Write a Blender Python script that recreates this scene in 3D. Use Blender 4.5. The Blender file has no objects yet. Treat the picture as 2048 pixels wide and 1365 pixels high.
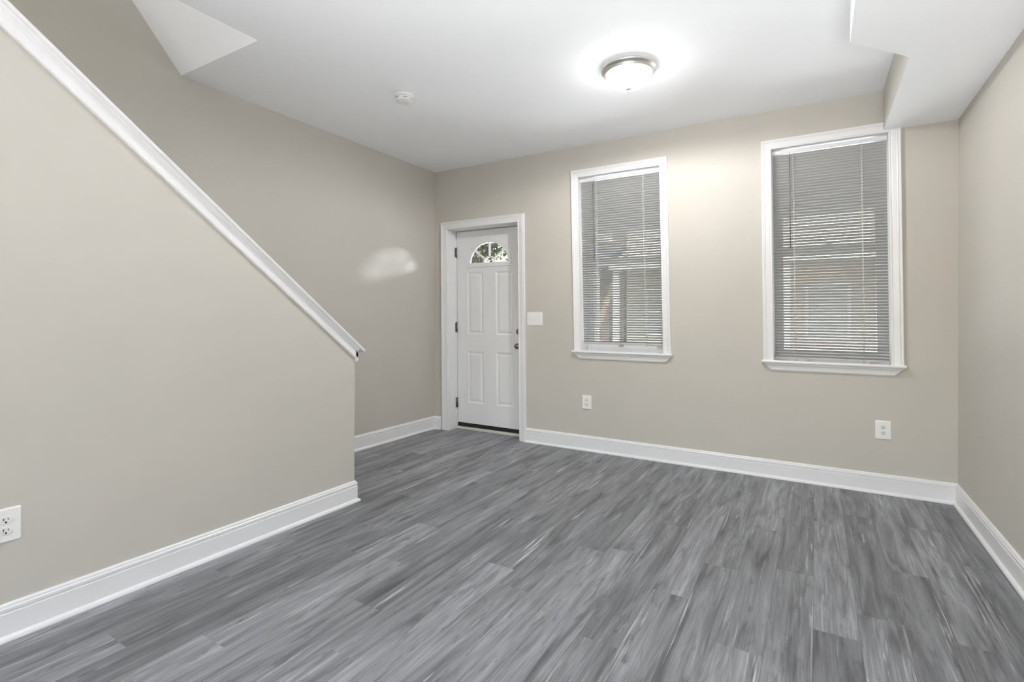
import bpy, bmesh, math, random
from mathutils import Vector, Matrix
random.seed(7)
S = bpy.context.scene
C = S.collection
PI = math.pi

# ------------------------------------------------------------------ camera
cam_d = bpy.data.cameras.new('camera')
cam = bpy.data.objects.new('camera', cam_d)
C.objects.link(cam)
S.camera = cam
H_CAM = 1.1894
yaw, pit, rol = math.radians(30.9974), math.radians(-0.0753), math.radians(0.1538)
fwd0 = Vector((-math.sin(yaw), math.cos(yaw), 0)); rt0 = Vector((math.cos(yaw), math.sin(yaw), 0)); up0 = Vector((0, 0, 1))
fwd = fwd0*math.cos(pit) - up0*math.sin(pit)
u2 = up0*math.cos(pit) + fwd0*math.sin(pit)
r3 = rt0*math.cos(rol) + u2*math.sin(rol)
u3 = u2*math.cos(rol) - rt0*math.sin(rol)
M = Matrix((r3, u3, -fwd)).transposed().to_4x4()
M.translation = Vector((0, 0, H_CAM))
cam.matrix_world = M
cam_d.sensor_width = 36.0
cam_d.sensor_fit = 'HORIZONTAL'
cam_d.lens = 1022.17/2048*36.0
cam_d.shift_x = 7.34/2048
cam_d.shift_y = -48.49/2048
cam_d.clip_start = 0.02
cam_d.clip_end = 300

# ------------------------------------------------------------------ render look
S.view_settings.view_transform = 'Standard'
S.view_settings.look = 'None'
S.view_settings.gamma = 1
S.view_settings.use_curve_mapping = False
S.view_settings.exposure = 0.27
S.cycles.diffuse_bounces = 8
S.cycles.max_bounces = 16

# ------------------------------------------------------------------ dimensions
L, R, D = 3.498, 0.783, 4.286          # left wall, right wall, window wall
HC, HS = 2.74, 2.466                   # ceiling, bulkhead underside
LH, YE = 2.549, 2.318                  # half wall face, its low end
LHB = 2.681                            # back face of the half wall = edge of the ceiling opening
YK = 1.73                              # far edge of the stairwell opening
YB = -3.3                              # back wall
WT = 0.34                              # thickness of the street wall

# ------------------------------------------------------------------ world, sun, daylight
w = bpy.data.worlds.new('world'); S.world = w; w.use_nodes = True
nt = w.node_tree; nt.nodes.clear()
o_ = nt.nodes.new('ShaderNodeOutputWorld'); bg = nt.nodes.new('ShaderNodeBackground')
sky = nt.nodes.new('ShaderNodeTexSky'); sky.sky_type = 'NISHITA'; sky.sun_disc = False
sky.sun_elevation = math.radians(48); sky.sun_rotation = math.radians(200); sky.air_density = 1.2; sky.dust_density = 2.0
bg.inputs['Strength'].default_value = 0.6
nt.links.new(sky.outputs[0], bg.inputs[0]); nt.links.new(bg.outputs[0], o_.inputs[0])

def light(name, kind, loc, direction, energy, color, **kw):
    ld = bpy.data.lights.new(name, kind); ld.energy = energy; ld.color = color
    for k, v in kw.items(): setattr(ld, k, v)
    lo = bpy.data.objects.new(name, ld); C.objects.link(lo); lo.location = loc
    lo.rotation_euler = Vector(direction).to_track_quat('-Z', 'Y').to_euler()
    return lo
light('sun', 'SUN', (0, -10, 20), (-0.35, 0.62, -0.70), 11, (1, .965, .91), angle=0.01)
# added fill lamps low behind the camera, aimed up to brighten the ceiling
light('rear_ceiling_fill', 'AREA', (0.15, -1.5, 0.06), (.05, .78, 1), 88, (0.98, 0.99, 1.0), shape='RECTANGLE', size=1.3, size_y=1.6, spread=math.radians(78))
light('rear_ceiling_fill', 'AREA', (0.3, -1.5, 0.06), (-.45, .8, 1), 38, (0.98, 0.99, 1.0), shape='RECTANGLE', size=.9, size_y=1.6, spread=math.radians(78))
# daylight coming down the stairwell from the floor above
light('stairwell_daylight', 'AREA', (-3.09, -1.2, 4.35), (0, .25, -1), 27, (1, .985, .95), shape='RECTANGLE', size=.7, size_y=1.6)
# added fill lamp outside, standing in for sunlit pavement; lights ceiling through the blinds
light('pavement_fill', 'AREA', (-2.0, 8.2, -0.3), (0, -.8, .6), 1000, (.97, .985, 1.0), shape='RECTANGLE', size=10, size_y=3)

# sun glinting off a windscreen up the street, through the fanlight onto the left wall
light('sun_glint', 'SPOT', (.1, 8.44, 2.64), Vector((-2.895, 4.44, 1.85))-Vector((.1, 8.44, 2.64)), 1500, (.86, .9, 1.0), spot_size=math.radians(10), spot_blend=.4, shadow_soft_size=.33)

# ------------------------------------------------------------------ materials
def mat(name, col, rough=.5, metal=0, spec=.5, **kw):
    m = bpy.data.materials.new(name); m.use_nodes = True
    b = m.node_tree.nodes['Principled BSDF']
    b.inputs['Base Color'].default_value = (*col, 1); b.inputs['Roughness'].default_value = rough
    b.inputs['Metallic'].default_value = metal; b.inputs['Specular IOR Level'].default_value = spec
    for k, v in kw.items(): b.inputs[k].default_value = v
    return m
def nd(m, t, **kw):
    n = m.node_tree.nodes.new(t)
    for k, v in kw.items():
        if k in n.inputs.keys(): n.inputs[k].default_value = v
        else: setattr(n, k, v)
    return n
def lk(m, a, b): m.node_tree.links.new(a, b)
def P(m): return m.node_tree.nodes['Principled BSDF']
def bumpy(m, scale, dist, strength=.3, detail=3):
    n = nd(m, 'ShaderNodeTexNoise'); n.inputs['Scale'].default_value = scale; n.inputs['Detail'].default_value = detail
    g = nd(m, 'ShaderNodeNewGeometry'); lk(m, g.outputs['Position'], n.inputs['Vector'])
    b = nd(m, 'ShaderNodeBump'); b.inputs['Strength'].default_value = strength; b.inputs['Distance'].default_value = dist
    lk(m, n.outputs['Fac'], b.inputs['Height']); lk(m, b.outputs[0], P(m).inputs['Normal'])
    return m
def mottled(m, c1, c2, scale):
    n = nd(m, 'ShaderNodeTexNoise'); n.inputs['Scale'].default_value = scale; n.inputs['Detail'].default_value = 4
    g = nd(m, 'ShaderNodeNewGeometry'); lk(m, g.outputs['Position'], n.inputs['Vector'])
    r = nd(m, 'ShaderNodeValToRGB'); r.color_ramp.elements[0].position = .35; r.color_ramp.elements[1].position = .65
    r.color_ramp.elements[0].color = (*c1, 1); r.color_ramp.elements[1].color = (*c2, 1)
    lk(m, n.outputs['Fac'], r.inputs[0]); lk(m, r.outputs[0], P(m).inputs['Base Color'])
    return m
M_WALL = bumpy(mottled(mat('beige_wall_paint', (.572, .547, .498), .6, spec=.3), (.565, .542, .494), (.579, .550, .501), 3), 160, .0006, .15)
M_CEIL = bumpy(mat('white_ceiling_paint', (.935, .945, .965), .75, spec=.2), 120, .0006, .12)
M_TRIM = bumpy(mat('white_gloss_trim_paint', (.82, .82, .83), .32), 45, .0004, .04)
M_DOOR = bumpy(mat('white_door_paint', (.80, .805, .81), .38), 60, .0005, .08)
M_VINYL = mat('white_window_vinyl', (.82, .83, .84), .35)
M_PLATE = mat('white_cover_plate', (.86, .86, .85), .28)
M_SOCKET = mat('white_socket_face', (.78, .78, .76), .35)
M_SLOT = mat('dark_slot', (.02, .02, .02), .6)
M_TOGGLE = mat('ivory_toggle', (.72, .66, .56), .4)
M_NICKEL = mat('brushed_nickel', (.78, .77, .75), .34, 1)
M_CHROME = mat('dark_satin_chrome', (.24, .23, .22), .26, 1)
M_RUBBER = mat('black_rubber', (.012, .012, .012), .55)
M_WAND = mat('smoky_plastic', (.2, .2, .19), .3)
M_CORD = mat('white_cord', (.8, .8, .78), .8)
M_TAN = mat('tan_plastic', (.40, .34, .31), .5)
M_SILL = mat('pale_threshold', (.66, .63, .57), .45)
M_PLASTIC = mat('white_detector_plastic', (.8, .8, .79), .45)
M_HEADRAIL = mat('white_headrail_metal', (.78, .78, .8), .4)

def slat_mat():
    m = bpy.data.materials.new('white_blind_vinyl'); m.use_nodes = True; n = m.node_tree.nodes; n.clear()
    out = n.new('ShaderNodeOutputMaterial'); b = n.new('ShaderNodeBsdfPrincipled'); t = n.new('ShaderNodeBsdfTranslucent'); x = n.new('ShaderNodeMixShader')
    b.inputs['Base Color'].default_value = (.50, .50, .495, 1); b.inputs['Roughness'].default_value = .42
    t.inputs['Color'].default_value = (.8, .79, .76, 1); x.inputs[0].default_value = .08
    l = m.node_tree.links; l.new(b.outputs[0], x.inputs[1]); l.new(t.outputs[0], x.inputs[2]); l.new(x.outputs[0], out.inputs[0])
    return m
M_SLAT = slat_mat()
def glass_mat():
    m = bpy.data.materials.new('clear_glass'); m.use_nodes = True; n = m.node_tree.nodes; n.clear()
    out = n.new('ShaderNodeOutputMaterial'); g = n.new('ShaderNodeBsdfGlossy'); t = n.new('ShaderNodeBsdfTransparent'); x = n.new('ShaderNodeMixShader'); f = n.new('ShaderNodeFresnel')
    g.inputs['Roughness'].default_value = .02; t.inputs['Color'].default_value = (.95, .97, .96, 1); f.inputs[0].default_value = 1.45
    l = m.node_tree.links; l.new(f.outputs[0], x.inputs[0]); l.new(t.outputs[0], x.inputs[1]); l.new(g.outputs[0], x.inputs[2]); l.new(x.outputs[0], out.inputs[0])
    return m
M_GLASS = glass_mat()
def bowl_mat():
    # frosted glass: glows, and lets part of the bulbs' light straight through
    m = bpy.data.materials.new('lit_frosted_glass'); m.use_nodes = True; n = m.node_tree.nodes; n.clear()
    out = n.new('ShaderNodeOutputMaterial'); e = n.new('ShaderNodeEmission'); t = n.new('ShaderNodeBsdfTransparent'); x = n.new('ShaderNodeMixShader')
    e.inputs[0].default_value = (1, .99, .98, 1); e.inputs[1].default_value = 14.0; x.inputs[0].default_value = .5
    l = m.node_tree.links; l.new(t.outputs[0], x.inputs[1]); l.new(e.outputs[0], x.inputs[2]); l.new(x.outputs[0], out.inputs[0])
    return m
M_BOWL = bowl_mat()

def floor_mat():
    m = mat('grey_wood_plank_vinyl', (.2, .2, .2), .42, spec=.34)
    uv = nd(m, 'ShaderNodeUVMap'); uv.uv_map = 'plank'          # u across 0..1, v along in metres
    at = nd(m, 'ShaderNodeAttribute'); at.attribute_name = 'plank_id'
    sep = nd(m, 'ShaderNodeSeparateXYZ'); lk(m, uv.outputs[0], sep.inputs[0])
    def math_(op, a, b=None, c=None):
        n = nd(m, 'ShaderNodeMath'); n.operation = op
        for i, q in enumerate((a, b, c)):
            if q is None: continue
            if isinstance(q, (int, float)): n.inputs[i].default_value = q
            else: lk(m, q, n.inputs[i])
        return n.outputs[0]
    def vec(x, y, z):
        n = nd(m, 'ShaderNodeCombineXYZ')
        for i, q in enumerate((x, y, z)):
            if isinstance(q, (int, float)): n.inputs[i].default_value = q
            else: lk(m, q, n.inputs[i])
        return n.outputs[0]
    def noise(v, scale, detail=5, rough=.55, dist=0):
        n = nd(m, 'ShaderNodeTexNoise'); n.inputs['Scale'].default_value = scale; n.inputs['Detail'].default_value = detail
        n.inputs['Roughness'].default_value = rough; n.inputs['Distortion'].default_value = dist; lk(m, v, n.inputs['Vector']); return n.outputs['Fac']
    def ramp(f, pts):
        r = nd(m, 'ShaderNodeValToRGB'); e = r.color_ramp.elements
        e[0].position, e[0].color = pts[0][0], (*pts[0][1], 1); e[1].position, e[1].color = pts[-1][0], (*pts[-1][1], 1)
        for p_, c_ in pts[1:-1]:
            q = e.new(p_); q.color = (*c_, 1)
        lk(m, f, r.inputs[0]); return r.outputs[0]
    def mix(f, a, b, mode='MIX'):
        n = nd(m, 'ShaderNodeMix'); n.data_type = 'RGBA'; n.blend_type = mode
        for i, q in ((0, f), (6, a), (7, b)):
            if isinstance(q, (int, float)): n.inputs[i].default_value = q
            elif isinstance(q, tuple): n.inputs[i].default_value = (*q, 1)
            else: lk(m, q, n.inputs[i])
        return n.outputs[2]
    ide = math_('MULTIPLY', at.outputs['Fac'], 97.0)
    u = math_('MULTIPLY', sep.outputs[0], .151)
    v = sep.outputs[1]
    broad = noise(vec(math_('MULTIPLY', u, 18), math_('MULTIPLY', v, 1.7), ide), 1.0, 4, .55, .8)
    base = ramp(broad, [(.29, (.098, .100, .106)), (.43, (.180, .183, .194)), (.59, (.245, .250, .265)), (.74, (.33, .338, .357))])
    # each plank slightly lighter or darker
    tone = math_('MULTIPLY_ADD', at.outputs['Fac'], .42, .80)
    base = mix(1.0, base, vec(tone, tone, tone), 'MULTIPLY')
    fine = noise(vec(math_('MULTIPLY', u, 140), math_('MULTIPLY', v, 4.0), ide), 1.0, 5, .6, .2)
    base = mix(.75, base, ramp(fine, [(.28, (.34, .34, .35)), (.5, (.5, .5, .5)), (.72, (.67, .67, .675))]), 'OVERLAY')
    # pale scraped streaks
    st = noise(vec(math_('MULTIPLY', u, 70), math_('MULTIPLY', v, 2.0), math_('ADD', ide, 31.0)), 1.0, 4, .62, .6)
    pm = noise(vec(math_('MULTIPLY', u, 12), math_('MULTIPLY', v, 1.6), math_('ADD', ide, 55.0)), 1.0, 2, .5)
    stm = math_('MULTIPLY', ramp(st, [(.555, (0, 0, 0)), (.68, (1, 1, 1))]), ramp(pm, [(.50, (0, 0, 0)), (.66, (1, 1, 1))]))
    base = mix(math_('MULTIPLY', stm, .8), base, (.66, .665, .68))
    # dark cathedrals and knots
    dk = noise(vec(math_('MULTIPLY', u, 30), math_('MULTIPLY', v, 4.5), math_('ADD', ide, 77.0)), 1.0, 5, .6, 1.0)
    dkm = ramp(dk, [(.56, (0, 0, 0)), (.70, (1, 1, 1))])
    base = mix(math_('MULTIPLY', dkm, .7), base, (.10, .102, .11))
    # fine seam along plank edges
    e1 = math_('MINIMUM', sep.outputs[0], math_('SUBTRACT', 1.0, sep.outputs[0]))
    seam = math_('LESS_THAN', e1, .006)
    base = mix(math_('MULTIPLY', seam, .5), base, (.05, .05, .055))
    lk(m, base, P(m).inputs['Base Color'])
    rg = math_('MULTIPLY_ADD', fine, .18, .34); lk(m, rg, P(m).inputs['Roughness'])
    b = nd(m, 'ShaderNodeBump'); b.inputs['Strength'].default_value = .18; b.inputs['Distance'].default_value = .0012
    lk(m, fine, b.inputs['Height']); lk(m, b.outputs[0], P(m).inputs['Normal'])
    return m
M_FLOOR = floor_mat()

# ------------------------------------------------------------------ mesh helpers
def new_bm(): return bmesh.new()
def add_box(bm, x0, x1, y0, y1, z0, z1, bev=0, mi=0):
    t = bmesh.new()
    vs = [t.verts.new((x, y, z)) for x in (x0, x1) for y in (y0, y1) for z in (z0, z1)]
    for q in ((0, 1, 3, 2), (4, 6, 7, 5), (0, 4, 5, 1), (2, 3, 7, 6), (0, 2, 6, 4), (1, 5, 7, 3)):
        t.faces.new([vs[i] for i in q])
    if bev: bmesh.ops.bevel(t, geom=t.edges[:], offset=bev, segments=2, affect='EDGES', profile=.6)
    bmesh.ops.recalc_face_normals(t, faces=t.faces[:])
    merge(bm, t, mi)
def merge(bm, t, mi=0):
    mp = {v: bm.verts.new(v.co) for v in t.verts}
    for f in t.faces:
        nf = bm.faces.new([mp[v] for v in f.verts]); nf.material_index = mi; nf.smooth = f.smooth
    t.free()
def add_poly_prism(bm, pts, axis, a0, a1, mi=0):
    """polygon in the two other axes, extruded along axis from a0 to a1"""
    def mk(p, a):
        if axis == 'x': return (a, p[0], p[1])
        if axis == 'y': return (p[0], a, p[1])
        return (p[0], p[1], a)
    t = bmesh.new()
    A = [t.verts.new(mk(p, a0)) for p in pts]; B = [t.verts.new(mk(p, a1)) for p in pts]
    t.faces.new(A); t.faces.new(B[::-1])
    for i in range(len(pts)):
        j = (i+1) % len(pts); t.faces.new((A[i], B[i], B[j], A[j]))
    bmesh.ops.recalc_face_normals(t, faces=t.faces[:])
    merge(bm, t, mi)
def add_loft(bm, loops, closed=True, cap=True, smooth=False, mi=0):
    """join successive point loops with quads"""
    t = bmesh.new()
    V = [[t.verts.new(p) for p in lp] for lp in loops]
    n = len(V[0])
    for a, b in zip(V, V[1:]):
        for i in range(n if closed else n-1):
            j = (i+1) % n
            f = t.faces.new((a[i], a[j], b[j], b[i])); f.smooth = smooth
    if cap and closed:
        t.faces.new(V[0][::-1]); t.faces.new(V[-1])
    bmesh.ops.recalc_face_normals(t, faces=t.faces[:])
    merge(bm, t, mi)
def add_lathe(bm, prof, seg=40, center=(0, 0, 0), axis=(0, 0, 1), smooth=True, mi=0):
    """prof: (radius, height) pairs"""
    q = Vector((0, 0, 1)).rotation_difference(Vector(axis)); c = Vector(center); t = bmesh.new(); rings = []
    for r, h in prof:
        if r < 1e-6: rings.append([t.verts.new(c + q @ Vector((0, 0, h)))])
        else: rings.append([t.verts.new(c + q @ Vector((r*math.cos(2*PI*i/seg), r*math.sin(2*PI*i/seg), h))) for i in range(seg)])
    for a, b in zip(rings, rings[1:]):
        for i in range(seg):
            j = (i+1) % seg
            if len(a) == 1 and len(b) == 1: continue
            if len(a) == 1: f = t.faces.new((a[0], b[j], b[i]))
            elif len(b) == 1: f = t.faces.new((a[i], a[j], b[0]))
            else: f = t.faces.new((a[i], a[j], b[j], b[i]))
            f.smooth = smooth
    for rg in (rings[0], rings[-1]):
        if len(rg) > 1: t.faces.new(rg)
    bmesh.ops.recalc_face_normals(t, faces=t.faces[:])
    merge(bm, t, mi)
def add_tube(bm, a, b, r, seg=10, r2=None):
    a, b = Vector(a), Vector(b); d = b-a
    add_lathe(bm, [(0, 0), (r, 0), (r2 if r2 is not None else r, d.length), (0, d.length)], seg, a, d.normalized())
def obj(name, bm, m, parent=None, fn=None, recenter=True):
    if fn:
        for v in bm.verts: v.co = fn(v.co)
    me = bpy.data.meshes.new(name); bm.to_mesh(me); bm.free()
    for x in (m if isinstance(m, (list, tuple)) else [m]): me.materials.append(x)
    ob = bpy.data.objects.new(name, me); C.objects.link(ob)
    if parent is not None:
        ob.parent = parent
        ob.matrix_parent_inverse = parent.matrix_basis.inverted()
    return ob
def tag(o, label, cat=None, group=None, kind=None):
    o['label'] = label
    if cat: o['category'] = cat
    if group: o['group'] = group
    if kind: o['kind'] = kind
    return o
def empty(name, loc):
    o = bpy.data.objects.new(name, None); C.objects.link(o); o.location = loc; o.empty_display_size = .1
    return o
def copy_tree(o, parent=None, offset=None):
    c = o.copy(); C.objects.link(c)
    if parent is not None: c.parent = parent
    for ch in [x for x in bpy.data.objects if x.parent == o]: copy_tree(ch, c)
    return c

# ------------------------------------------------------------------ floor: one face per plank
def build_floor():
    bm = new_bm(); uvl = bm.loops.layers.uv.new('plank'); cl = bm.faces.layers.float.new('plank_id')
    PW, PL = .151, 1.22
    known = {-5: 1.78, -4: 2.25, -3: 2.62, -2: 3.22, -1: 2.74, 0: 3.5, 1: 3.71, 2: 3.0, 4: 3.24, 3: 2.45, -16: 1.35, -15: .87, -14: 1.82, -6: 1.32, -13: 1.05}
    x_lo, x_hi, y_lo, y_hi = -L, R, YB, D+.13
    k = math.floor((x_lo+.006)/PW)
    rnd = random.Random(3)
    while -.006+k*PW < x_hi:
        xa0 = -.006+k*PW; xb0 = xa0+PW
        xa, xb = max(xa0, x_lo), min(xb0, x_hi)
        ph = known.get(k, rnd.uniform(0, PL)) % PL
        y = ph - PL*math.ceil((ph-y_lo)/PL)
        while y < y_hi:
            ya, yb = max(y, y_lo), min(y+PL, y_hi)
            if yb-ya > 1e-4:
                f = bm.faces.new([bm.verts.new(c) for c in ((xa, ya, 0), (xb, ya, 0), (xb, yb, 0), (xa, yb, 0))])
                f[cl] = rnd.random()
                for lp in f.loops: lp[uvl].uv = ((lp.vert.co.x-xa0)/PW, lp.vert.co.y-y)
            y += PL
        k += 1
    o = obj('floor', bm, M_FLOOR)
    return tag(o, 'floor of grey wood-look planks running towards the window wall', 'floor', kind='structure')
build_floor()
bm = new_bm(); add_box(bm, -L-.3, R+.3, YB-.3, D+WT, -.3, -.004); 
tag(obj('floor_slab', bm, mat('concrete', (.3, .3, .3), .9)), 'hidden slab under the grey plank floor', 'floor', kind='structure')

# ------------------------------------------------------------------ walls
W1 = dict(x0=-1.825, x1=-1.097, z0=.895, z1=2.455, k=.0235, blind_bot=.958, stool_x0=-1.903, stool_x1=-1.019, c=.066)
W2 = dict(x0=-.276, x1=.430, z0=.877, z1=2.450, k=.0130, blind_bot=.888, stool_x0=-.353, stool_x1=.507, c=.068)
DR = dict(x0=-3.312, x1=-2.452, z1=2.112, k=.0128)
def shear(k, zm=1.7): return lambda p: Vector((p.x - k*(p.z-zm), p.y, p.z))

def holed_wall(name, xs0, xs1, zs0, zs1, y0, y1, holes, mats, label, back=None):
    """solid wall in x/z made of front, back and reveal faces around rectangular holes"""
    bm = new_bm()
    xs = sorted({xs0, xs1, *[h[0] for h in holes], *[h[1] for h in holes]}); zs = sorted({zs0, zs1, *[h[2] for h in holes], *[h[3] for h in holes]})
    def inh(cx, cz): return any(h[0] < cx < h[1] and h[2] < cz < h[3] for h in holes)
    for y, rev, mi in ((y0, False, 0), (y1, True, 1)):
        V = {(x, z): bm.verts.new((x, y, z)) for x in xs for z in zs}
        for a, b in zip(xs, xs[1:]):
            for c, d in zip(zs, zs[1:]):
                if inh((a+b)/2, (c+d)/2): continue
                q = [V[a, c], V[b, c], V[b, d], V[a, d]]
                f = bm.faces.new(q[::-1] if rev else q); f.material_index = mi
    for h in holes + [(xs0, xs1, zs0, zs1)]:
        a, b, c, d = h
        ring = [(a, c), (b, c), (b, d), (a, d)]
        for i in range(4):
            p, q = ring[i], ring[(i+1) % 4]
            f = bm.faces.new([bm.verts.new(v) for v in ((p[0], y0, p[1]), (p[0], y1, p[1]), (q[0], y1, q[1]), (q[0], y0, q[1]))]); f.material_index = 0
    o = obj(name, bm, mats)
    return tag(o, label, 'wall', kind='structure')
def brick_mat(name, c1, c2, mortar, scale=1.0):
    m = mat(name, c1, .85)
    b = nd(m, 'ShaderNodeTexBrick'); b.inputs['Color1'].default_value = (*c1, 1); b.inputs['Color2'].default_value = (*c2, 1); b.inputs['Mortar'].default_value = (*mortar, 1)
    b.inputs['Scale'].default_value = 1.0; b.inputs['Mortar Size'].default_value = .006; b.inputs['Brick Width'].default_value = .22; b.inputs['Row Height'].default_value = .075
    g = nd(m, 'ShaderNodeNewGeometry'); s = nd(m, 'ShaderNodeSeparateXYZ'); c = nd(m, 'ShaderNodeCombineXYZ')
    lk(m, g.outputs['Position'], s.inputs[0]); lk(m, s.outputs[0], c.inputs[0]); lk(m, s.outputs[2], c.inputs[1]); lk(m, c.outputs[0], b.inputs['Vector'])
    lk(m, b.outputs[0], P(m).inputs['Base Color']); return m
M_BRICK = brick_mat('red_brick', (.35, .13, .09), (.28, .1, .07), (.5, .47, .43))
hole = lambda w: (w['x0']-.035, w['x1']+.035, w['z0']-.03, w['z1']+.03)
holed_wall('wall_front', -L-.2, R+.2, -.05, HC+.3, D, D+WT, [hole(W1), hole(W2), (DR['x0']-.03, DR['x1']+.03, -.05, DR['z1']+.03)], [M_WALL, M_BRICK], 'beige wall holding the white door and both windows')
# left wall, with the stairwell going up beyond the ceiling
bm = new_bm(); add_box(bm, -L-.15, -L, YB, D, -.02, 5.2)
tag(obj('wall_left', bm, M_WALL), 'beige wall left of the white door, behind the stair half wall', 'wall', kind='structure')
bm = new_bm(); add_box(bm, R, R+.15, YB, D, -.02, HC+.2)
tag(obj('wall_right', bm, M_WALL), 'plain beige wall at the right edge of the photo', 'wall', kind='structure')
# rear wall, behind the camera, with its window opening
holed_wall('wall_back', -L, R+.15, 0, HC+.2, YB, YB-.2, [(-2.35, .55, .5, 2.4)], [M_WALL, M_WALL], 'beige rear wall behind the camera')
# ceiling: slab with the stairwell opening
bm = new_bm()
add_poly_prism(bm, [(-LHB, YB), (R, YB), (R, D), (-L, D), (-L, YK), (-LHB, YK)], 'z', HC, HC+.25)
tag(obj('ceiling', bm, M_CEIL), 'flat white ceiling with the round light', 'ceiling', kind='structure')
# sloping underside above the stairs
sl = (3.076-2.734)/(1.729-1.448)
bm = new_bm()
yt = YK-1.75/sl
add_poly_prism(bm, [(YK, HC), (yt, HC+1.75), (yt, HC+1.95), (YK, HC+.25)], 'x', -L, -LHB)
tag(obj('ceiling_slope', bm, M_CEIL), 'white sloping ceiling rising over the stairs at upper left', 'ceiling', kind='structure')
bm = new_bm(); add_box(bm, -LHB, -LHB+.12, YB, YK, HC+.25, 5.2)
tag(obj('wall_stairwell', bm, M_CEIL), 'white upper wall beside the stair opening', 'wall', kind='structure')
bm = new_bm(); add_box(bm, -L, -LHB, YB-.2, YB, 0, 5.2)
tag(obj('wall_stairwell_back', bm, M_WALL), 'beige end wall of the stairwell', 'wall', kind='structure')
bm = new_bm(); add_box(bm, -L, -LHB, YB, yt+.05, 4.7, 4.8)
tag(obj('ceiling_stairwell', bm, M_CEIL), 'white ceiling over the stairwell', 'ceiling', kind='structure')
# bulkhead along the right wall
foot = [(.392, D), (.392, 3.142), (.135, 2.837), (.135, YB), (R, YB), (R, D)]
t = bmesh.new()
A = [t.verts.new((x, y, HS)) for x, y in foot]; B = [t.verts.new((x, y, HC)) for x, y in foot]
t.faces.new(A).material_index = 0
for i in range(len(foot)):
    j = (i+1) % len(foot); f = t.faces.new((A[i], B[i], B[j], A[j])); f.material_index = 1 if i == 0 else 0
bmesh.ops.recalc_face_normals(t, faces=t.faces[:])
tag(obj('ceiling_bulkhead', t, [M_CEIL, M_WALL]), 'white dropped bulkhead along the right wall with one beige side', 'bulkhead', kind='structure')

# ------------------------------------------------------------------ half wall of the stairs
CS = (2.244-.92)/(2.317-.64)       # slope of the cap
def cap_z(y): return .92 + (YE-y)*CS     # underside line of the white skirt
WTOP = .055
ytop = YE-(HC-.0-cap_z(YE)-WTOP)/CS
bm = new_bm()
add_poly_prism(bm, [(YE, 0), (YE, cap_z(YE)+WTOP), (ytop, HC), (YB, HC), (YB, 0)], 'x', -LHB, -LH)
tag(obj('wall_half', bm, M_WALL), 'beige half wall sloping up beside the stairs on the left', 'wall', kind='structure')

def slope_sweep(bm, prof, y0, y1, trim=None):
    """prof (x, dz) swept along the cap slope from y0 (low end) to y1 (high end)"""
    loops = [[(x, y, cap_z(y)+dz) for x, dz in prof] for y in (y0, y1)]
    add_loft(bm, loops)
root = empty('trim_1', (-LH, YE, .9)); tag(root, 'white moulded cap running down the slope of the stair half wall', 'trim', kind='structure')
y1 = ytop - .12
XF, XBk = -LH, -LHB
bm = new_bm()
slope_sweep(bm, [(XBk-.036, .082), (XBk-.040, .090), (XBk-.036, .099), (XBk-.03, .103), (XF+.032, .103), (XF+.040, .098), (XF+.043, .090), (XF+.040, .082), (XF+.032, .078), (XBk-.03, .078)], YE+.050, y1)
obj('cap_board', bm, M_TRIM, root)
bm = new_bm()
slope_sweep(bm, [(XF, .079), (XF+.028, .079), (XF+.024, .070), (XF+.016, .060), (XF+.013, .052), (XF+.013, .020), (XF+.017, .016), (XF+.017, .006), (XF+.012, 0), (XF, 0)], YE+.016, y1)
slope_sweep(bm, [(XBk, .079), (XBk-.028, .079), (XBk-.016, .060), (XBk-.013, .050), (XBk-.013, .0), (XBk, 0)], YE+.016, y1)
obj('skirt_moulding', bm, M_TRIM, root)
bm = new_bm()
add_poly_prism(bm, [(YE, .905), (YE+.016, .902), (YE+.016, .97), (YE+.028, .975), (YE, .999)], 'x', XBk-.013, XF+.013)
obj('end_block', bm, M_TRIM, root)

# stairs behind the half wall
bm = new_bm(); nst = 13; rise = .2; run = .2/CS
for i in range(9):
    ya = YE-.10-i*run
    add_box(bm, -L+.001, -LHB-.001, ya-run, ya, 0, (i+1)*rise-.03); add_box(bm, -L+.001, -LHB-.001, ya-run, ya+.025, (i+1)*rise-.03, (i+1)*rise, .004, 1)
tag(obj('floor_stairs', bm, [M_TRIM, M_FLOOR]), 'stairs rising behind the half wall', 'stairs', kind='structure')

# ------------------------------------------------------------------ baseboards (mitred sweep in plan)
BB = [(0, 0), (.029, 0), (.029, .006), (.026, .013), (.020, .018), (.015, .020), (.015, .098), (.0115, .1005), (.0115, .104), (.0145, .106), (.0150, .117), (.0115, .121), (.0105, .125), (.0105, .128), (.007, .131), (.004, .134), (0, .134)]
def base_sweep(bm, path, prof=BB):
    """path: plan points with the room on the left-hand side of travel"""
    n = len(path); loops = []
    P2 = [Vector(p) for p in path]
    def nrm(a, b): d = (b-a).normalized(); return Vector((-d.y, d.x))
    for i, p in enumerate(P2):
        if i == 0: m = nrm(P2[0], P2[1])
        elif i == n-1: m = nrm(P2[-2], P2[-1])
        else:
            a, b = nrm(P2[i-1], p), nrm(p, P2[i+1]); m = (a+b)/(1+a.dot(b))
        loops.append([(p.x+m.x*o, p.y+m.y*o, z) for o, z in prof])
    add_loft(bm, loops)
bm = new_bm(); base_sweep(bm, [(R, YB), (R, D), (-2.372, D)])
tag(obj('baseboard_right', bm, M_TRIM), 'white baseboard under the windows, turning along the right wall', 'baseboard', kind='structure')
bm = new_bm(); base_sweep(bm, [(-3.395, D), (-L, D), (-L, YE-.09)])
tag(obj('baseboard_left', bm, M_TRIM), 'white baseboard on the wall left of the door', 'baseboard', kind='structure')
bm = new_bm(); base_sweep(bm, [(-LHB, YE-.02), (-LHB, YE), (-LH, YE), (-LH, YB)])
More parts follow.
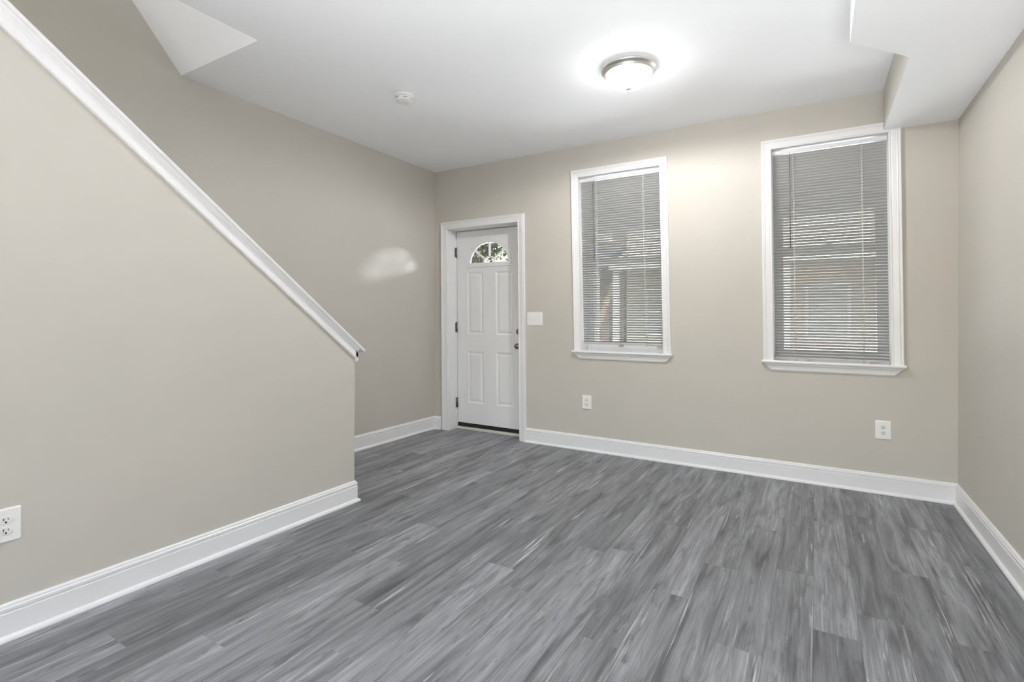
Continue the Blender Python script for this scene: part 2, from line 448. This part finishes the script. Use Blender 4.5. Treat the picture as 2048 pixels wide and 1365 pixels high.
tag(obj('baseboard_half', bm, M_TRIM), 'white baseboard along the stair half wall, shoe seam open', 'baseboard', kind='structure')

# ------------------------------------------------------------------ casing (mitred sweep in the wall plane)
CP = [(0, 0), (0, .010), (.004, .013), (.010, .013), (.013, .010), (.017, .012), (.042, .016), (.048, .020), (.052, .0165), (.056, .020), (.064, .021), (.068, .018), (.068, 0)]
def casing(bm, x0, x1, z0, z1, width, y=D, flip=1):
    s = width/.068
    loops = [[(x0-w_*s, y-d, z0) for w_, d in CP], [(x0-w_*s, y-d, z1+w_*s) for w_, d in CP], [(x1+w_*s, y-d, z1+w_*s) for w_, d in CP], [(x1+w_*s, y-d, z0) for w_, d in CP]]
    add_loft(bm, loops)

def frame_bm(x0, x1, z0, z1, y0, y1, w_l, w_r, w_b, w_t, bev=.003):
    bm = new_bm()
    add_box(bm, x0, x0+w_l, y0, y1, z0, z1, bev); add_box(bm, x1-w_r, x1, y0, y1, z0, z1, bev)
    add_box(bm, x0+w_l, x1-w_r, y0, y1, z0, z0+w_b, bev); add_box(bm, x0+w_l, x1-w_r, y0, y1, z1-w_t, z1, bev)
    return bm

def make_window(i, W, label):
    fn = shear(W['k'])
    x0, x1, z0, z1, c = W['x0'], W['x1'], W['z0'], W['z1'], W['c']
    root = empty('window_%d' % i, ((x0+x1)/2, D, z0)); tag(root, label, 'window', kind='structure')
    bm = new_bm(); casing(bm, x0, x1, z0, z1, c)
    # where the dropped bulkhead meets the head casing the trim stops under it
    obj('casing', bm, M_TRIM, root, fn)
    # jamb lining
    bm = new_bm()
    add_box(bm, x0-.018, x0, D-.001, D+WT-.01, z0-.02, z1+.018); add_box(bm, x1, x1+.018, D-.001, D+WT-.01, z0-.02, z1+.018)
    add_box(bm, x0, x1, D-.001, D+WT-.01, z1, z1+.018)
    obj('jamb', bm, M_TRIM, root, fn)
    # stool with rounded nose
    bm = new_bm(); zt = z0; th = .021
    prof = [(D+.16, zt-th), (D-.034, zt-th), (D-.040, zt-th+.004), (D-.042, zt-th/2), (D-.040, zt-.004), (D-.034, zt), (D+.16, zt)]
    # horns only in front of the wall, body narrower inside the opening
    add_loft(bm, [[(x, min(y, D-.0005), z) for y, z in prof] for x in (W['stool_x0'], W['stool_x1'])])
    add_box(bm, x0-.018, x1+.018, D-.002, D+.16, zt-th, zt)
    obj('window_sill', bm, M_TRIM, root, fn)
    # apron with returned, angled ends
    bm = new_bm(); a0, a1 = W['stool_x0']+.008, W['stool_x1']-.008; zb = zt-th-.056
    prof = [(0, zt-th), (.022, zt-th), (.022, zt-th-.010), (.016, zt-th-.018), (.014, zt-th-.046), (.008, zb), (0, zb)]
    ap = [[(a0+(zt-th-z)*1.05, D-d, z) for d, z in prof], [(a1-(zt-th-z)*1.05, D-d, z) for d, z in prof]]
    add_loft(bm, ap); obj('apron', bm, M_TRIM, root, fn)
    # vinyl frame and two sashes
    yf = D+.165
    obj('window_frame', frame_bm(x0, x1, z0-.01, z1, yf, yf+.09, .022, .022, .03, .022), M_VINYL, root, fn)
    zm = 1.695
    lo = obj('lower_sash', frame_bm(x0+.022, x1-.022, z0+.02, zm+.028, yf+.008, yf+.038, .04, .04, .055, .05), M_VINYL, root, fn)
    up = obj('upper_sash', frame_bm(x0+.022, x1-.022, zm-.028, z1-.022, yf+.045, yf+.075, .04, .04, .05, .04), M_VINYL, root, fn)
    bm = new_bm(); add_box(bm, x0+.06, x1-.06, yf+.021, yf+.025, z0+.07, zm-.02); obj('glass_pane', bm, M_GLASS, lo, fn)
    bm = new_bm(); add_box(bm, x0+.06, x1-.06, yf+.058, yf+.062, zm+.02, z1-.06); obj('glass_pane', bm, M_GLASS, up, fn)
    bm = new_bm(); xm = (x0+x1)/2
    add_box(bm, xm-.03, xm+.03, yf+.0, yf+.03, zm+.028, zm+.036, .002); add_lathe(bm, [(0, 0), (.014, 0), (.014, .008), (.006, .014), (0, .014)], 16, (xm, yf+.015, zm+.036)); add_box(bm, xm-.005, xm+.028, yf+.006, yf+.016, zm+.04, zm+.048, .002)
    obj('sash_lock', bm, M_VINYL, lo, fn)
    # exterior brick mould closing the reveal
    obj('brick_mould', frame_bm(x0-.02, x1+.02, z0-.03, z1+.02, D+WT-.03, D+WT+.02, .05, .05, .05, .05), M_TRIM, root, fn)
    return root
make_window(1, W1, 'narrower white-cased window nearest the door, with blinds')
make_window(2, W2, 'white-cased window whose top corner meets the dropped bulkhead')

# ------------------------------------------------------------------ blinds
def make_blind(W, label, cords, wand_x, clips, seed):
    rnd = random.Random(seed); fn = shear(W['k'])
    x0, x1 = W['x0']+.006, W['x1']-.006; yc = D+.045; ztop = W['z1']-.010; zb = W['blind_bot']
    root = empty('window_blind', ((x0+x1)/2, yc, ztop)); tag(root, label, 'blind', 'closed mini blinds in the two windows')
    bm = new_bm()
    hp = [(yc-.014, ztop), (yc-.015, ztop-.004), (yc-.015, ztop-.023), (yc-.012, ztop-.026), (yc+.012, ztop-.026), (yc+.014, ztop-.022), (yc+.014, ztop)]
    add_loft(bm, [[(x, y, z) for y, z in hp] for x in (x0-.002, x1+.002)])
    obj('headrail', bm, M_HEADRAIL, root, fn)
    # slats: tilted room edge up, slightly crowned
    bm = new_bm(); pitch = .0208; wd = .025; th = math.radians(TILT); n = int((ztop-.040-zb-.012)/pitch); NX = 14
    pitch = (ztop-.042-(zb+.020))/n
    for k in range(n+1):
        zc = ztop-.042-k*pitch
        a = th + rnd.uniform(-.025, .025)
        if k >= n-2: a = th*(.9)
        wob = [rnd.uniform(-.0006, .0006) for _ in range(NX+1)]
        loops = []
        for ix in range(NX+1):
            x = x0+(x1-x0)*ix/NX; lp = []
            for side in (0, 1):
                rng = range(5) if side == 0 else range(4, -1, -1)
                for j in rng:
                    s = (j/4-.5)*wd; crown = .0022*(1-(s/(wd/2))**2) + (0.0002 if side == 0 else -.0002)
                    # local axes: along the slat towards the room and its upper normal
                    dy, dz = -math.cos(a), math.sin(a)
                    ny, nz = math.sin(a), math.cos(a)
                    lp.append((x, yc+dy*s+ny*crown, zc+dz*s+nz*crown+wob[ix]))
            loops.append(lp)
        add_loft(bm, loops, smooth=False)
    obj('slats', bm, M_SLAT, root, fn)
    bm = new_bm(); add_box(bm, x0, x1, yc-.011, yc+.011, zb-.004, zb+.008, .003); obj('bottom_rail', bm, M_SLAT, root, fn)
    for cx in cords:
        bm = new_bm()
        for dy in (-.0125, .0125): add_tube(bm, (cx, yc+dy, zb), (cx, yc+dy, ztop-.02), .0013, 6)
        add_tube(bm, (cx+.006, yc, zb), (cx+.006, yc, ztop-.02), .0013, 6)
        obj('ladder_cord', bm, M_CORD, root, fn)
        bm = new_bm(); add_lathe(bm, [(0, 0), (.006, 0), (.006, .004), (0, .004)], 12, (cx+.003, yc-.002, zb-.008)); obj('rail_button', bm, M_SLAT, root, fn)
    bm = new_bm(); add_tube(bm, (wand_x, yc-.028, ztop-.06), (wand_x, yc-.028, 1.715), .0038, 8); add_tube(bm, (wand_x, yc-.028, 1.735), (wand_x, yc-.028, 1.708), .0055, 8)
    add_tube(bm, (wand_x, yc-.028, ztop-.062), (wand_x, yc-.012, ztop-.018), .0022, 6)
    obj('tilt_wand', bm, M_WAND, root, fn)
    for cx in clips:
        bm = new_bm(); z = zb-.006
        add_box(bm, cx-.022, cx+.022, yc-.023, yc-.016, z-.016, z+.004, .0015); add_box(bm, cx-.020, cx-.010, yc-.022, yc+.002, z-.016, z-.008, .001); add_box(bm, cx-.02, cx+.02, yc-.022, yc-.008, z+.000, z+.004, .001)
        obj('rail_clip', bm, M_TAN, root, fn)['label'] = 'small tan plastic clip under the bottom rail'
    return root
TILT = 39
make_blind(W1, 'white mini blind in the narrower window beside the door, wand at its left', [-1.673, -1.25], -1.69, [-1.462, -1.133], 1)
make_blind(W2, 'white mini blind in the window below the dropped bulkhead', [-.137, .280], -.158, [-.045, .338], 2)

# ------------------------------------------------------------------ door
def make_door():
    fn = shear(DR['k'], 1.1)
    x0, x1, z1 = DR['x0'], DR['x1'], DR['z1']
    root = empty('door_1', (x0, D, 0)); tag(root, 'white panelled front door with half-round window and white casing', 'door', kind='structure')
    bm = new_bm(); casing(bm, x0-.004, x1-.005, 0, z1+.002, .076); obj('door_frame', bm, M_TRIM, root, fn)
    bm = new_bm()
    add_box(bm, x0-.025, x0, D-.001, D+.30, 0, z1+.02); add_box(bm, x1, x1+.025, D-.001, D+.30, 0, z1+.02); add_box(bm, x0, x1, D-.001, D+.30, z1, z1+.02)
    yS = D+.155
    # stop moulding
    add_box(bm, x0, x0+.012, yS+.046, yS+.06, 0, z1); add_box(bm, x1-.012, x1, yS+.046, yS+.06, 0, z1); add_box(bm, x0, x1, yS+.046, yS+.06, z1-.012, z1)
    obj('jamb', bm, M_TRIM, root, fn)
    bm = new_bm(); add_box(bm, x0, x1, D+.128, D+.30, 0.0, .022, .004); obj('threshold', bm, M_SILL, root, fn)
    # slab with embossed panels and a half-round opening
    sx0, sx1, sz0, sz1 = x0+.006, x1-.004, .040, z1-.007
    Lp, Rp = (-3.172, -2.972), (-2.815, -2.606)
    rows = [(.282, .828), (1.010, 1.664)]
    fcx, fz, frx, frz = -2.897, 1.745, .262, .252
    xs = sorted({sx0, sx1, *Lp, *Rp}); zs = sorted({sz0, sz1, .282, .828, 1.010, 1.664, 1.725})
    bm = new_bm()
    def quad(pts, mi=0, smooth=False):
        f = bm.faces.new([bm.verts.new(p) for p in pts]); f.material_index = mi; return f
    def ispanel(a, b, c, d): return (a, b) in (Lp, Rp) and (c, d) in rows
    for a, b in zip(xs, xs[1:]):
        for c, d in zip(zs, zs[1:]):
            if c >= 1.725: continue
            if ispanel(a, b, c, d):
                rings = [(0, 0), (.006, .004), (.014, .0075), (.024, .0075), (.034, .003), (.050, .0015)]
                for (i0, d0), (i1, d1) in zip(rings, rings[1:]):
                    o4 = [(a+i0, c+i0), (b-i0, c+i0), (b-i0, d-i0), (a+i0, d-i0)]; n4 = [(a+i1, c+i1), (b-i1, c+i1), (b-i1, d-i1), (a+i1, d-i1)]
                    for k in range(4):
                        j = (k+1) % 4
                        quad([(o4[k][0], yS+d0, o4[k][1]), (o4[j][0], yS+d0, o4[j][1]), (n4[j][0], yS+d1, n4[j][1]), (n4[k][0], yS+d1, n4[k][1])])
                i = rings[-1]; quad([(a+i[0], yS+i[1], c+i[0]), (b-i[0], yS+i[1], c+i[0]), (b-i[0], yS+i[1], d-i[0]), (a+i[0], yS+i[1], d-i[0])])
            else: quad([(a, yS, c), (b, yS, c), (b, yS, d), (a, yS, d)])
    # upper field around the half-round opening (front and back)
    N = 32
    arc = [(fcx+frx*math.cos(PI*i/N), fz+frz*math.sin(PI*i/N)) for i in range(N+1)]
    def onrect(p):
        dx, dz = p[0]-fcx, p[1]-fz
        ts = []
        if dx > 1e-9: ts.append((sx1-fcx)/dx)
        if dx < -1e-9: ts.append((sx0-fcx)/dx)
        if dz > 1e-9: ts.append((sz1-fz)/dz)
        t_ = min(ts); return (fcx+dx*t_, fz+dz*t_)
    outer = [onrect(p) for p in arc]
    ca = math.atan2(sz1-fz, sx1-fcx)
    for yy in (yS, yS+.044):
        for i in range(N):
            o1, o2 = outer[i], outer[i+1]
            pts = [arc[i], o1]
            if abs(o1[0]-o2[0]) > 1e-6 and abs(o1[1]-o2[1]) > 1e-6:
                pts.append((sx1 if o1[0] > fcx else sx0, sz1))
            pts += [o2, arc[i+1]]
            quad([(p[0], yy, p[1]) for p in pts])
        quad([(sx0, yy, 1.725), (sx1, yy, 1.725), (sx1, yy, fz), (sx0, yy, fz)])
    for i in range(N): quad([(arc[i][0], yS, arc[i][1]), (arc[i+1][0], yS, arc[i+1][1]), (arc[i+1][0], yS+.044, arc[i+1][1]), (arc[i][0], yS+.044, arc[i][1])])
    quad([(arc[0][0], yS, fz), (arc[-1][0], yS, fz), (arc[-1][0], yS+.044, fz), (arc[0][0], yS+.044, fz)])
    quad([(sx0, yS+.044, sz0), (sx1, yS+.044, sz0), (sx1, yS+.044, 1.725), (sx0, yS+.044, 1.725)])
    for (a, c), (b, d) in (((sx0, sz0), (sx1, sz0)), ((sx1, sz0), (sx1, sz1)), ((sx1, sz1), (sx0, sz1)), ((sx0, sz1), (sx0, sz0))):
        quad([(a, yS, c), (b, yS, d), (b, yS+.044, d), (a, yS+.044, c)])
    bmesh.ops.remove_doubles(bm, verts=bm.verts[:], dist=1e-5)
    bmesh.ops.recalc_face_normals(bm, faces=bm.faces[:])
    slab = obj('door_slab', bm, M_DOOR, root, fn)
    # fanlight frame
    bm = new_bm()
    def ring(r_in, r_out, yy0, yy1, hs=1.0, n=32):
        lo = []
        for i in range(n+1):
            a = PI*i/n; cx, sz = math.cos(a), math.sin(a)
            lo.append([(fcx+(frx+r_in)*cx, yy0, fz+(frz+r_in)*sz), (fcx+(frx+r_out)*cx, yy0, fz+(frz+r_out)*sz), (fcx+(frx+r_out)*cx, yy1, fz+(frz+r_out)*sz), (fcx+(frx+r_in)*cx, yy1, fz+(frz+r_in)*sz)])
        add_loft(bm, lo)
    ring(-.020, .016, yS-.007, yS+.002); ring(-.026, -.012, yS-.003, yS+.014); ring(.010, .020, yS-.003, yS+.001)
    add_box(bm, fcx-frx-.024, fcx+frx+.024, yS-.008, yS+.002, fz-.028, fz+.010, .003)
    add_box(bm, fcx-frx, fcx+frx, yS-.003, yS+.014, fz+.004, fz+.018, .002)
    # hub and three spokes
    hub = .070
    lo = []
    for i in range(17):
        a = PI*i/16; lo.append([(fcx+r*math.cos(a), y, fz+.008+r*math.sin(a)) for r, y in ((hub-.010, yS+.004), (hub+.008, yS+.004), (hub+.008, yS+.016), (hub-.010, yS+.016))])
    add_loft(bm, lo)
    for ang in (40, 90, 140):
        a = math.radians(ang); d = Vector((math.cos(a), 0, math.sin(a))); nrm = Vector((-d.z, 0, d.x))
        p0 = Vector((fcx, 0, fz+.008)) + d*hub; p1 = Vector((fcx+(frx-.012)*math.cos(a), 0, fz+(frz-.012)*math.sin(a)))
        prof = [(-.010, yS+.008), (-.006, yS+.001), (.006, yS+.001), (.010, yS+.008), (.010, yS+.016), (-.010, yS+.016)]
        add_loft(bm, [[(p.x+nrm.x*o, y, p.z+nrm.z*o) for o, y in prof] for p in (p0, p1)])
    fl = obj('fanlight', bm, M_DOOR, slab, fn)
    bm = new_bm(); add_poly_prism(bm, [(fcx+(frx-.002)*math.cos(PI*i/N), fz+.001+(frz-.004)*math.sin(PI*i/N)) for i in range(N+1)], 'y', yS+.019, yS+.023)
    obj('glass_pane', bm, M_GLASS, slab, fn)
    bm = new_bm()
    for a in (0.0, 40, 90, 140, 180):
        a = math.radians(a); rr = 1.0
        add_lathe(bm, [(0, 0), (.0035, 0), (.0035, .002), (0, .002)], 10, (fcx+(frx+.012)*math.cos(a), yS-.008, max(fz-.010, fz+(frz+.012)*math.sin(a))), (0, -1, 0))
    obj('screw_cap', bm, M_CHROME, slab, fn)
    bm = new_bm(); add_box(bm, sx0, sx1, yS-.006, yS+.04, .026, .066, .002); obj('door_sweep', bm, M_RUBBER, slab, fn)['label'] = 'black rubber sweep along the foot of the door'
    # deadbolt and knob
    kx = -2.543
    bm = new_bm(); add_lathe(bm, [(0, 0), (.031, 0), (.031, .006), (.026, .011), (.0, .012)], 32, (kx, yS, 1.047), (0, -1, 0)); add_box(bm, kx-.006, kx+.006, yS-.030, yS-.010, 1.030, 1.064, .003)
    obj('deadbolt', bm, M_CHROME, slab, fn)['label'] = 'dark chrome deadbolt turn'
    bm = new_bm(); add_lathe(bm, [(0, 0), (.032, 0), (.032, .005), (.026, .010), (.012, .013), (.011, .028), (.018, .034), (.026, .044), (.027, .054), (.022, .062), (.010, .066), (0, .066)], 32, (kx, yS, .902), (0, -1, 0))
    obj('knob', bm, M_CHROME, slab, fn)['label'] = 'round dark chrome door knob'
    for hz in (1.885, 1.082, .275):
        bm = new_bm(); hx = x0+.003
        add_tube(bm, (hx, yS-.008, hz-.05), (hx, yS-.008, hz+.05), .0065, 12)
        for dz in (-.017, .017): add_box(bm, hx-.0075, hx+.0075, yS-.0155, yS-.001, hz+dz-.0008, hz+dz+.0008)
        add_lathe(bm, [(0, 0), (.0075, 0), (.005, .006), (0, .007)], 10, (hx, yS-.008, hz+.05)); add_lathe(bm, [(0, 0), (.0075, 0), (.005, .006), (0, .007)], 10, (hx, yS-.008, hz-.05), (0, 0, -1))
        add_box(bm, hx-.0035, hx-.001, yS-.036, yS-.006, hz-.05, hz+.05, .0006)
        obj('hinge', bm, M_CHROME, root, fn)
make_door()

# ------------------------------------------------------------------ electrical plates
def plate_bm(w_, h_, t=.006):
    bm = new_bm()
    r = .007
    def rr(w2, h2, rad):
        pts = []
        for cx, cz, a0 in ((w2-rad, h2-rad, 0), (-w2+rad, h2-rad, 90), (-w2+rad, -h2+rad, 180), (w2-rad, -h2+rad, 270)):
            for k in range(5):
                a = math.radians(a0+k*22.5); pts.append((cx+rad*math.cos(a), cz+rad*math.sin(a)))
        return pts
    lo = []
    for ins, y in ((0, 0), (0, -.002), (.002, -.0045), (.006, -t)):
        lo.append([(x, y, z) for x, z in rr(w_/2-ins, h_/2-ins, max(r-ins*.3, .002))])
    add_loft(bm, lo)
    return bm, rr
def make_outlet(loc, rotz, label, group='white wall outlets'):
    root = empty('wall_outlet', (0, 0, 0)); tag(root, label, 'outlet', group)
    bm, rr = plate_bm(.089, .126); obj('cover_plate', bm, M_PLATE, root)
    for s in (1, -1):
        bm = new_bm(); cz = s*.0195
        pts = []
        for k in range(28):
            a = 2*PI*k/28; pts.append((.0172*math.cos(a), max(-.0135, min(.0135, .0172*math.sin(a)))))
        add_loft(bm, [[(x, -.0055, cz+z) for x, z in pts], [(x, -.0078, cz+z) for x, z in pts], [(x*.94, -.0085, cz+z*.94) for x, z in pts]])
        so = obj('socket', bm, M_SOCKET, root)
        bm = new_bm()
        add_box(bm, -.0075, -.0053, -.0089, -.0082, cz+.000, cz+.009); add_box(bm, .0055, .0075, -.0089, -.0082, cz+.001, cz+.008)
        add_lathe(bm, [(0, 0), (.0028, 0), (.0028, .0006), (0, .0006)], 12, (0, -.0083, cz-.006), (0, -1, 0))
        add_box(bm, -.0028, .0028, -.0089, -.0083, cz-.0092, cz-.006)
        obj('slots', bm, M_SLOT, so)
    bm = new_bm(); add_lathe(bm, [(0, 0), (.003, 0), (.0025, .0012), (0, .0014)], 12, (0, -.0058, 0), (0, -1, 0)); obj('screw', bm, M_PLATE, root)
    root.location = loc; root.rotation_euler = (0, 0, rotz)
    return root
make_outlet((-1.752, D-.0003, .432), 0, 'white outlet on the window wall below the narrower window')
make_outlet((.396, D-.0003, .432), 0, 'white outlet near the right corner below the window under the bulkhead')
make_outlet((-LH+.0003, .659, .420), PI/2, 'white outlet on the stair half wall, cut by the left photo edge')
root = empty('light_switch', (0, 0, 0)); tag(root, 'white triple toggle switch plate on the wall right of the door', 'switch')
bm, rr = plate_bm(.163, .126); obj('cover_plate', bm, M_PLATE, root)
for k in (-1, 0, 1):
    bm = new_bm(); add_box(bm, k*.046-.0055, k*.046+.0055, -.0066, -.0055, -.013, .013); 
    bx_ = obj('toggle_bezel', bm, M_SOCKET, root)
    bm = new_bm(); add_poly_prism(bm, [(-.006, .004), (-.006, -.009), (-.017, -.016), (-.019, -.0095)], 'x', k*.046-.0042, k*.046+.0042); obj('toggle', bm, M_TOGGLE, root)
    for dz in (-.030, .030):
        bm = new_bm(); add_lathe(bm, [(0, 0), (.003, 0), (.0025, .0012), (0, .0014)], 12, (k*.046, -.0058, dz), (0, -1, 0))
        obj('screw', bm, M_SOCKET, root)
root.location = (-2.282, D-.0003, 1.176)

# ------------------------------------------------------------------ ceiling light
LX, LY = -.992, 3.088
root = empty('ceiling_light', (LX, LY, HC)); tag(root, 'lit flush ceiling light with brushed nickel ring and frosted bowl', 'light')
bm = new_bm(); c = (LX, LY, HC); dn = (0, 0, -1)
add_lathe(bm, [(0, 0.0), (.150, 0.0), (.152, .004), (.161, .010), (.166, .015), (.167, .020), (.163, .025), (.158, .027), (.150, .034), (.146, .041), (.144, .046), (.137, .046), (.133, .040), (.0, .038)], 72, c, dn)
obj('light_base', bm, M_NICKEL, root)
bm = new_bm()
prof = [(.134, .039)] + [(.136*math.cos(a), .042+.094*math.sin(a)**.92) for a in [PI/2*i/16 for i in range(0, 16)]] + [(0, .136)]
add_lathe(bm, prof, 64, c, dn); obj('glass_bowl', bm, M_BOWL, root)
bm = new_bm(); add_lathe(bm, [(0, .134), (.016, .134), (.017, .137), (.012, .141), (.005, .143), (.0045, .147), (.006, .150), (.0045, .155), (0, .157)], 24, c, dn); obj('finial', bm, M_NICKEL, root)

light('ceiling_light_bulb', 'POINT', (LX, LY, HC-.090), (0, 0, -1), 7, (1, .985, .97), shadow_soft_size=.044)
light('ceiling_light_bulb', 'SPOT', (LX, LY, HC-.084), (0, 0, -1), 108, (1, .985, .97), spot_size=math.radians(180), spot_blend=.27, shadow_soft_size=.04)

# ------------------------------------------------------------------ smoke detector
SX, SY = -2.47, 2.685
root = empty('smoke_detector', (SX, SY, HC)); tag(root, 'round white smoke detector on the ceiling left of the light', 'smoke detector')
bm = new_bm(); c = (SX, SY, HC)
add_lathe(bm, [(0, 0), (.066, 0), (.067, .003), (.067, .012), (.063, .014), (.0, .014)], 48, c, dn); obj('mounting_base', bm, M_PLASTIC, root)
bm = new_bm(); add_lathe(bm, [(0, .014), (.058, .014), (.058, .018), (.062, .019), (.062, .024), (.057, .0255), (.057, .031), (.061, .032), (.060, .037), (.053, .043), (.030, .046), (0, .046)], 48, c, dn); cov = obj('cover', bm, M_PLASTIC, root)
for a in (0, 60, 120, 180, 240, 300):
    a = math.radians(a+20); bm = new_bm()
    for q in (-.16, 0, .16):
        p = Vector((math.cos(a+q), math.sin(a+q), 0)); add_tube(bm, Vector(c)+p*.0573+Vector((0, 0, -.026)), Vector(c)+p*.0573+Vector((0, 0, -.0305)), .003, 6)
    obj('vent', bm, M_SLOT, cov)
bm = new_bm(); add_lathe(bm, [(0, .0455), (.010, .0455), (.010, .048), (0, .0485)], 20, (SX+.02, SY+.02, HC), dn); obj('test_button', bm, M_PLASTIC, cov)

# ------------------------------------------------------------------ outside: porch, street, houses, tree
M_CONC = mottled(mat('pale_concrete', (.5, .48, .45), .9), (.46, .45, .42), (.55, .53, .5), 2)
M_ASPH = mottled(mat('asphalt', (.12, .12, .12), .9), (.11, .11, .115), (.15, .15, .15), 3)
M_WOODC = mat('grey_porch_paint', (.28, .29, .31), .6)
YO = D+WT
bm = new_bm(); add_box(bm, -14, 8, YO+.02, YO+2.1, -.32, -.06)
tag(obj('porch_floor', bm, M_CONC), 'concrete porch floor outside the front door', 'porch', kind='structure')
bm = new_bm(); add_poly_prism(bm, [(YO+.01, 2.75), (YO+1.76, 2.292), (YO+1.76, 2.42), (YO+.01, 2.90)], 'x', -9, 6)
tag(obj('porch_roof', bm, M_WOODC), 'grey porch roof outside above the windows', 'porch', kind='structure')
bm = new_bm(); add_box(bm, -60, 50, YO+2.1, 60, -.6, -.5)
tag(obj('street', bm, M_ASPH), 'street outside in front of the house', 'street', kind='structure')
bm = new_bm(); add_box(bm, -60, 50, YO+2.1, YO+4.2, -.5, -.38)
tag(obj('sidewalk', bm, M_CONC), 'pale sidewalk outside in front of the porch', 'sidewalk', kind='structure')
bm = new_bm(); add_box(bm, -60, 50, 15.0, 17.2, -.5, -.38)
tag(obj('sidewalk', bm, M_CONC), 'pale sidewalk on the far side of the street', 'sidewalk', kind='structure')

M_DGLASS = mat('curtained_house_glass', (.52, .52, .51), .3)
def house(x0, x1, h, m_wall, m_roof, label, seed, yf=18.5):
    root = empty('row_house', ((x0+x1)/2, yf, -.4)); tag(root, label, 'house', 'houses across the street')
    bm = new_bm(); add_box(bm, x0, x1, yf, yf+8, -.5, h); obj('wall', bm, m_wall, root)
    bm = new_bm(); add_box(bm, x0, x1, yf-.35, yf+8.1, h, h+.35, .04); obj('cornice', bm, M_TRIM, root)
    bm = new_bm(); add_poly_prism(bm, [(yf-2.2, 2.75), (yf-2.2, 2.95), (yf, 3.75), (yf, 3.55)], 'x', x0+.1, x1-.1); obj('porch_roof', bm, m_roof, root)
    for px in (x0+.3, (x0+x1)/2, x1-.3):
        bm = new_bm(); add_box(bm, px-.09, px+.09, yf-2.1, yf-1.92, -.4, 2.8, .015); obj('porch_post', bm, M_TRIM, root)
    wx = [x0+(x1-x0)*f for f in (.27, .73)]
    for zc in (1.4, 4.9):
        for k, cx in enumerate(wx):
            if zc < 2 and k == 1:
                bm = new_bm(); add_box(bm, cx-.5, cx+.5, yf-.06, yf, -.3, 2.0, .01); dd = obj('front_door', bm, mat('house_door', (.45, .33, .27), .5), root); continue
            bm = frame_bm(cx-.6, cx+.6, zc-.85, zc+.85, yf-.08, yf-.01, .09, .09, .09, .09, .01); add_box(bm, cx-.5, cx+.5, yf-.06, yf-.03, zc-.03, zc+.03)
            f = obj('window', bm, M_TRIM, root)
            bm = new_bm(); add_box(bm, cx-.52, cx+.52, yf-.04, yf-.005, zc-.77, zc+.77); obj('pane', bm, M_DGLASS, f)
    return root
pink = brick_mat('pale_pink_brick', (.62, .52, .47), (.57, .46, .41), (.64, .61, .57))
cream = mat('cream_stucco', (.62, .58, .52), .8); white = mat('white_siding', (.66, .66, .65), .7)
rb = mat('blue_grey_shingle', (.17, .19, .25), .8); rp = mat('pink_awning', (.46, .34, .31), .8); taupe = mat('taupe_siding', (.25, .22, .2), .8); rg = mat('pale_shingle', (.6, .57, .52), .8)
house(-26, -20.1, 6.6, white, rg, 'white house across the street, far left beyond the fanlight', 1)
house(-20, -14.1, 6.4, cream, rg, 'cream house with pale porch roof across the street', 2)
house(-14, -10.1, 6.4, taupe, rp, 'taupe house with pink porch awning across the street', 3)
house(-10, -6.1, 6.3, taupe, rb, 'taupe house with blue grey porch roof, seen through the fanlight', 4)
house(-6, -1.1, 6.5, cream, rg, 'cream house across the street behind the narrower window', 5)
house(-1, 3.9, 6.4, pink, rg, 'pale pink brick house across the street behind the right window', 6)
house(4, 9, 6.4, white, rb, 'white house with blue grey porch roof at the far right', 7)

def make_tree():
    tx, ty = -9.1, 13.2
    root = empty('street_tree', (tx, ty, -.5)); tag(root, 'leafy green street tree seen through the half-round door window', 'tree')
    bark = mottled(mat('bark', (.12, .1, .08), .9), (.09, .075, .06), (.17, .15, .12), 12)
    bm = new_bm(); rnd = random.Random(5)
    add_tube(bm, (tx, ty, -.5), (tx+.05, ty, 2.4), .2, 12, .15)
    tips = []
    for i in range(15):
        a = i*2.4; r = rnd.uniform(.7, 2.1); z = rnd.uniform(3.3, 5.6)
        p = Vector((tx+r*math.cos(a), ty+r*math.sin(a), z)); m_ = Vector((tx+.3*math.cos(a), ty+.3*math.sin(a), 2.4+(z-2.4)*.4))
        add_tube(bm, (tx+.05, ty, 2.3), m_, .10, 8, .06); add_tube(bm, m_, p, .06, 8, .02); tips.append(p)
        for j in range(3):
            q = p + Vector((rnd.uniform(-.7, .7), rnd.uniform(-.7, .7), rnd.uniform(-.1, .8))); add_tube(bm, m_.lerp(p, .6), q, .025, 6, .008); tips.append(q)
    obj('trunk', bm, bark, root)
    leaf = mottled(mat('green_leaf', (.08, .16, .03), .5), (.035, .075, .018), (.16, .28, .05), 2.2)
    bm = new_bm()
    for _ in range(15000):
        c_ = rnd.choice(tips); p = c_ + Vector((rnd.gauss(0, .42), rnd.gauss(0, .42), rnd.gauss(0, .32)))
        s = rnd.uniform(.05, .10); u_ = Vector((rnd.gauss(0, 1), rnd.gauss(0, 1), rnd.gauss(0, 1))).normalized(); v_ = u_.orthogonal().normalized()
        vs = [bm.verts.new(p+u_*s), bm.verts.new(p+v_*s*.5+u_*.15*s), bm.verts.new(p-u_*s), bm.verts.new(p-v_*s*.5+u_*.15*s)]
        bm.faces.new(vs)
    obj('foliage', bm, leaf, root)
make_tree()
